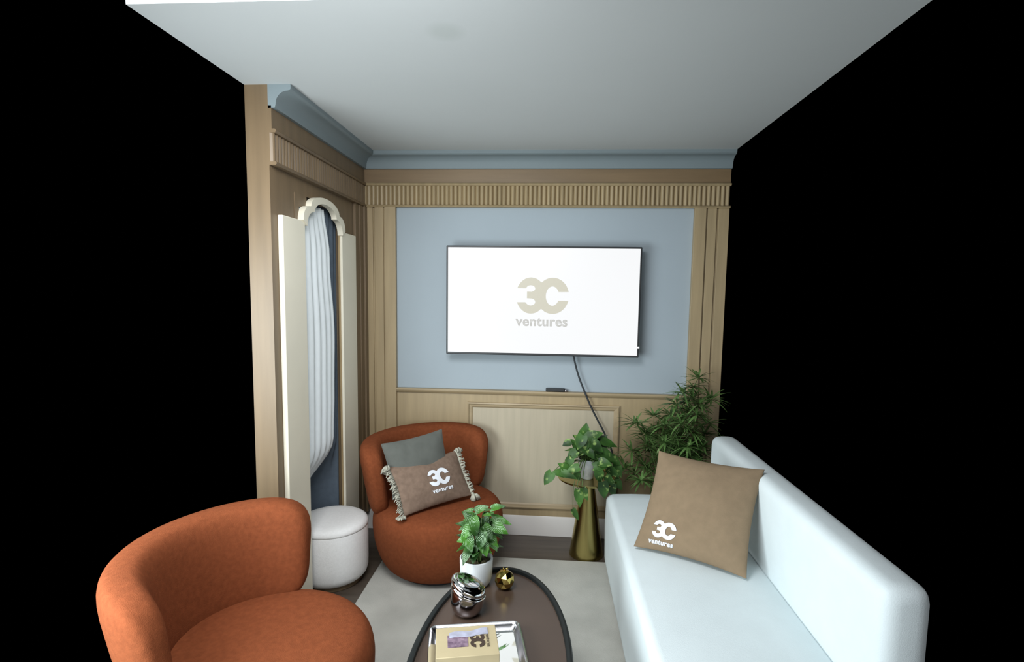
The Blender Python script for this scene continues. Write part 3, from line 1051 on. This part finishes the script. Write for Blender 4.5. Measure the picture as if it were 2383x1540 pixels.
# ---------------------------------------------------------------- mirrored tray with card box
TO = Vector((-0.388, 1.737, TZ))                   # far left corner on the table
tu = Vector((0.98, 0.19, 0)).normalized(); tv_ = Vector((0.19, -0.98, 0)).normalized(); tn = Vector((0, 0, 1))
TWD, THT = 0.305, 0.25
tcn = TO + tu * TWD / 2 + tv_ * THT / 2
root = thing('tray', 'rectangular chrome tray with a mirrored bottom at the near end of the coffee table', 'tray', tcn)
def rrect(w_, h_, r, z, n=6):
    pts = []
    for cx_, cy_, a0 in ((w_ / 2 - r, h_ / 2 - r, 0), (-w_ / 2 + r, h_ / 2 - r, 90), (-w_ / 2 + r, -h_ / 2 + r, 180), (w_ / 2 - r, -h_ / 2 + r, 270)):
        for i in range(n + 1):
            a = math.radians(a0 + 90 * i / n)
            pts.append(tcn + tu * (cx_ + r * math.cos(a)) - tv_ * (cy_ + r * math.sin(a)) + tn * z)
    return pts
bm = bmesh.new()
R_ = [[bm.verts.new(p) for p in rrect(TWD + e * 2, THT + e * 2, max(0.012, 0.022 + e), z)] for e, z in ((-0.022, 0.006), (-0.014, 0.010), (-0.006, 0.020), (-0.001, 0.026), (0.004, 0.028), (0.006, 0.025), (0.003, 0.022), (-0.006, 0.004), (-0.012, 0.0), (-0.022, 0.0))]
for A, B in zip(R_, R_[1:] + R_[:1]):
    for i in range(len(A)):
        bm.faces.new((A[i], A[(i + 1) % len(A)], B[(i + 1) % len(A)], B[i]))
build('rim', bm, M['tray_chrome'], root, smooth=True, angle=60)
bm = bmesh.new()
A = [bm.verts.new(p) for p in rrect(TWD - 0.040, THT - 0.040, 0.012, 0.007)]
B = [bm.verts.new(p) for p in rrect(TWD - 0.040, THT - 0.040, 0.012, 0.001)]
bm.faces.new(A); bm.faces.new(B[::-1])
for i in range(len(A)):
    bm.faces.new((A[i], A[(i + 1) % len(A)], B[(i + 1) % len(A)], B[i]))
build('mirror', bm, M['mirror'], root)['label'] = 'mirrored bottom'

bt = 0.462
c00 = Vector((-0.357, 1.676, 0)); c10 = Vector((-0.163, 1.716, 0))
bu = (c10 - c00).normalized(); bv = Vector((bu.y, -bu.x, 0)); BW, BH = (c10 - c00).length, 0.150
bc = c00 + bu * BW / 2 + bv * BH / 2
root = thing('gift_box', 'beige card box with a purple picture and dark 3C logo, lying in the chrome tray', 'box', (bc.x, bc.y, TZ + 0.007))
bm = bmesh.new(); obox(bm, (bc.x, bc.y, (bt + TZ + 0.0075) / 2), bu, bv, Vector((0, 0, 1)), BW, BH, bt - TZ - 0.0075)
build('carton', bm, M['kraft'], root, bevel=0.002)
def on_top(x, y, dz): return c00 + bu * (x * BW) + bv * (y * BH) + Vector((0, 0, bt + dz))
def patch(name, x0, x1, y0, y1, m, dz, wob=None):
    bm = bmesh.new()
    nx = 14
    top, bot = [], []
    for i in range(nx + 1):
        t = i / nx
        a = y0 + (wob(t) if wob else 0)
        top.append(bm.verts.new(on_top(x0 + (x1 - x0) * t, a, dz)))
        bot.append(bm.verts.new(on_top(x0 + (x1 - x0) * t, y1 + (wob(t) * 0.6 if wob else 0), dz)))
    for i in range(nx):
        bm.faces.new((top[i], top[i + 1], bot[i + 1], bot[i]))
    o = build(name, bm, m, root)
    s = o.modifiers.new('paper thickness', 'SOLIDIFY'); s.thickness = 0.0006; s.offset = 0
    return o
pm = mat('purple picture print', (0.09, 0.05, 0.09), 0.5, scale=60, rgb2=(0.34, 0.24, 0.31))
patch('picture', 0.19, 0.52, 0.30, 0.70, pm, 0.001)['label'] = 'purple picture'
wr = mat('lilac glossy ribbon', (0.50, 0.52, 0.66), 0.3, scale=40, rgb2=(0.34, 0.34, 0.42))
patch('ribbon', 0.22, 0.86, 0.22, 0.40, wr, 0.002, lambda t: -0.03 * math.sin(t * 9) - 0.10 * t)['label'] = 'pale lilac ribbon strip'
bm = logo_tris(2.0)
xform(bm, lambda v: on_top(0.675, 0.52, 0.0018) + bv * (v.x * 0.070) + bu * (v.y * 0.070))
o = build('logo', bm, M['ink'], root); s = o.modifiers.new('ink thickness', 'SOLIDIFY'); s.thickness = 0.0004; s.offset = 0
bm = word_bm('ventures', 0.07, 0.0)
xform(bm, lambda v: on_top(0.82, 0.52, 0.0018) + bv * v.x + bu * v.y)
o = build('lettering', bm, M['ink'], root); s = o.modifiers.new('ink thickness', 'SOLIDIFY'); s.thickness = 0.0004; s.offset = 0

# ---------------------------------------------------------------- brass pedestal and trailing plant
BP = Vector((0.252, 3.165, 0))
root = thing('side_table', 'brass cone pedestal table with a round top, by the wall left of the sofa', 'side table', BP)
bm = bmesh.new()
lathe(bm, [(0, 0), (0.100, 0), (0.103, 0.004), (0.102, 0.010), (0.034, 0.472), (0.034, 0.478), (0, 0.478)], BP, 56)
build('base', bm, M['brass'], root, smooth=True, angle=40)
bm = bmesh.new()
lathe(bm, [(0, 0.477), (0.175, 0.477), (0.181, 0.480), (0.182, 0.487), (0.179, 0.490), (0.172, 0.489), (0.170, 0.486), (0, 0.486)], BP, 64)
build('table_top', bm, M['brass'], root, smooth=True, angle=40)

BZ = 0.487
PB = Vector((0.243, 3.14, BZ))
pot = thing('trailing_plant', 'trailing pothos in a white marbled pot on the brass pedestal', 'potted plant', PB)
bm = bmesh.new()
lathe(bm, [(0, 0.002), (0.034, 0.0), (0.038, 0.003), (0.054, 0.108), (0.055, 0.118), (0.052, 0.120), (0.050, 0.116), (0.048, 0.09), (0, 0.088)], PB, 48)
build('pot', bm, M['marble'], pot, smooth=True, angle=50)
bm = bmesh.new(); lathe(bm, [(0.049, 0.098), (0.03, 0.104), (0, 0.106)], PB, 32)
build('soil', bm, M['soil'], pot, smooth=True)
rnd = random.Random(11)
lv, stm = bmesh.new(), bmesh.new()
top = PB + Vector((0, 0, 0.11))
#        px    py    y     len   width  dir
spec = [(1362, 1003, 3.10, 0.10, 0.085, (0.1, 0.9)), (1385, 1012, 3.08, 0.10, 0.07, (0.8, 0.3)), (1418, 1032, 3.10, 0.11, 0.055, (1.0, -0.35)),
        (1318, 1032, 3.05, 0.055, 0.05, (-0.8, -0.4)), (1340, 1035, 3.06, 0.09, 0.07, (-0.4, 0.5)), (1360, 1040, 3.02, 0.09, 0.07, (0.2, -0.8)),
        (1390, 1040, 3.03, 0.09, 0.07, (0.7, -0.5)), (1415, 1062, 3.06, 0.11, 0.075, (0.9, -0.5)), (1330, 1060, 3.03, 0.08, 0.06, (-0.7, -0.7)),
        (1322, 1078, 3.02, 0.075, 0.055, (-0.5, -0.9)), (1300, 1100, 2.98, 0.09, 0.06, (-1.0, 0.1)), (1275, 1114, 2.97, 0.085, 0.065, (-0.5, -0.8)),
        (1325, 1106, 2.97, 0.10, 0.05, (0.9, -0.25)), (1345, 1108, 2.99, 0.07, 0.045, (0.5, -0.8)), (1400, 1085, 3.01, 0.09, 0.06, (0.8, 0.1)),
        (1410, 1078, 3.00, 0.08, 0.06, (0.9, -0.1)), (1395, 1110, 3.00, 0.09, 0.06, (0.2, -0.9)), (1405, 1142, 2.99, 0.11, 0.07, (0.2, -1.0)),
        (1420, 1120, 3.02, 0.08, 0.05, (0.7, -0.8)), (1432, 1072, 3.12, 0.09, 0.06, (0.8, -0.5)), (1440, 1095, 3.12, 0.09, 0.055, (0.4, -0.9)),
        (1348, 1160, 2.965, 0.10, 0.06, (0.1, -1.0)), (1340, 1198, 2.955, 0.075, 0.036, (0.5, -0.9)), (1362, 1150, 2.97, 0.075, 0.045, (0.4, -0.9)),
        (1345, 1020, 3.12, 0.08, 0.06, (-0.6, 0.5)), (1400, 1022, 3.14, 0.09, 0.06, (0.6, 0.6)), (1376, 1058, 3.00, 0.06, 0.05, (0.5, -0.6)),
        (1425, 1140, 3.03, 0.09, 0.06, (0.3, -0.9)), (1440, 1128, 3.08, 0.08, 0.055, (0.6, -0.8)), (1428, 1100, 3.06, 0.09, 0.06, (0.8, -0.5)), (1310, 1085, 3.0, 0.07, 0.05, (-0.6, 0.4)), (1332, 1092, 2.98, 0.08, 0.055, (-0.8, -0.3)), (1350, 1030, 3.0, 0.09, 0.07, (-0.3, -0.8)), (1395, 1062, 3.05, 0.09, 0.07, (0.6, -0.3)), (1350, 1052, 3.05, 0.07, 0.06, (-0.5, -0.4)), (1385, 1285, 3.02, 0.05, 0.04, (0.5, 0.2))][:-1]
for px, py, y, ln, wdt, d in spec:
    c0 = at(px, py, y)
    d3 = Vector((d[0], rnd.uniform(-0.3, 0.15), d[1])).normalized()
    b0, t0 = c0 - d3 * ln * 0.5, c0 + d3 * ln * 0.5
    leaf(lv, b0, t0, Vector((0, -0.8, 0.6)), wdt, 0.10, 0.18, 'heart', curl=0.04)
    a = math.atan2(b0.y - top.y, b0.x - top.x)
    s0 = top + Vector((math.cos(a) * 0.02, math.sin(a) * 0.02, -0.01))
    rim = top + Vector((math.cos(a) * 0.055, math.sin(a) * 0.055, 0.035))
    if b0.z < BZ + 0.03:
        ed = PB + Vector((math.cos(a) * 0.19, math.sin(a) * 0.19, 0.03))
        tube(stm, catmull([s0, rim, ed, b0], 6), 0.0026, 6, 0.0016)
    else:
        tube(stm, catmull([s0, (rim + b0) / 2 + Vector((0, 0, 0.015)), b0], 5), 0.0026, 6, 0.0015)
for k in range(34):
    a = rnd.uniform(0, 2 * PI)
    r = rnd.uniform(0.01, 0.075)
    z = rnd.uniform(-0.01, 0.13)
    b0 = top + Vector((math.cos(a) * r + 0.01, math.sin(a) * r * 0.8, z * (1.2 - r * 5)))
    if math.sin(a) < -0.3 and z < 0.03:
        continue
    d3 = Vector((math.cos(a), math.sin(a) * 0.8, rnd.uniform(-0.6, 0.6))).normalized()
    leaf(lv, b0, b0 + d3 * rnd.uniform(0.05, 0.085), Vector((0, -0.3, 1)), rnd.uniform(0.045, 0.06), 0.25, 0.2, 'heart')
    tube(stm, [top + Vector((0, 0, -0.01)), (top + b0) / 2 + Vector((0, 0, 0.01)), b0], 0.0022, 5, 0.0014)
build_leaves('foliage', lv, M['pothos'], pot)
build('stem', stm, M['stem'], pot, smooth=True)

# ---------------------------------------------------------------- tall umbrella plant behind the sofa
UP = Vector((0.70, 3.225, 0))
pot = thing('umbrella_plant', 'tall bushy plant with fine spidery leaves behind the end of the white sofa', 'potted plant', UP)
bm = bmesh.new()
lathe(bm, [(0, 0), (0.095, 0), (0.10, 0.006), (0.128, 0.26), (0.134, 0.27), (0.134, 0.295), (0.122, 0.295), (0.118, 0.24), (0, 0.235)], UP, 48)
build('planter', bm, M['terracotta'], pot, smooth=True, angle=40)
bm = bmesh.new(); lathe(bm, [(0.119, 0.262), (0.06, 0.268), (0, 0.27)], UP, 32)
build('soil', bm, M['soil'], pot, smooth=True)
rnd = random.Random(23)
lv, stm = bmesh.new(), bmesh.new()
heads = [(1478, 985, 3.14), (1502, 1008, 3.20), (1522, 968, 3.22), (1548, 1030, 3.08), (1570, 1008, 3.16), (1590, 915, 3.12), (1612, 900, 3.18), (1608, 1005, 3.10),
         (1560, 965, 3.26), (1600, 955, 3.22), (1492, 1118, 3.12), (1628, 940, 3.10), (1636, 1040, 3.14), (1578, 1050, 3.20), (1530, 1000, 3.30), (1600, 1040, 3.06),
         (1645, 985, 3.2), (1510, 1040, 3.24), (1585, 985, 3.06), (1470, 1050, 3.22), (1620, 1075, 3.10), (1556, 1075, 3.16), (1625, 880, 3.24), (1500, 1085, 3.27), (1455, 1090, 3.25),
         (1575, 940, 3.18), (1612, 925, 3.26), (1590, 975, 3.28), (1622, 965, 3.05), (1606, 1030, 3.2), (1640, 1010, 3.26), (1545, 990, 3.12), (1570, 1035, 3.28), (1630, 1055, 3.22), (1538, 1050, 3.3), (1596, 1065, 3.28), (1515, 1010, 3.3), (1655, 930, 3.16), (1560, 1010, 3.3)]
for hi, (px, py, y) in enumerate(heads):
    h = at(px, py, y)
    s0 = UP + Vector((rnd.uniform(-0.06, 0.06), rnd.uniform(-0.05, 0.05), 0.262))
    midp = s0 * 0.45 + h * 0.55 + Vector((0, 0, 0.06))
    midp.x = s0.x + (h.x - s0.x) * 0.35
    tube(stm, catmull([s0, midp, h], 7), 0.0032, 6, 0.0018)
    nb = rnd.randint(20, 26)
    for k in range(nb):
        a = 2 * PI * k / nb + rnd.uniform(-0.15, 0.15)
        el = rnd.uniform(-0.25, 0.85)
        d3 = Vector((math.cos(a) * math.cos(el), math.sin(a) * math.cos(el) * 0.8, math.sin(el))).normalized()
        ln = rnd.uniform(0.075, 0.125)
        t0 = h + d3 * ln
        t0.y = min(t0.y, 3.365)
        leaf(lv, h, t0, Vector((0, 0, 1)), rnd.uniform(0.010, 0.016), rnd.uniform(0.15, 0.45), 0.25, 'blade', n=5)
    for k in range(10):
        q = rnd.uniform(0.45, 0.95)
        b0 = midp.lerp(h, q)
        a = rnd.uniform(0, 2 * PI)
        d3 = Vector((math.cos(a), math.sin(a) * 0.7, rnd.uniform(-0.2, 0.7))).normalized()
        t0 = b0 + d3 * rnd.uniform(0.07, 0.12)
        t0.y = min(t0.y, 3.365)
        leaf(lv, b0, t0, Vector((0, 0, 1)), rnd.uniform(0.010, 0.016), 0.3, 0.25, 'blade', n=5)
build_leaves('foliage', lv, M['papyrus'], pot)
build('stem', stm, M['stem'], pot, smooth=True)
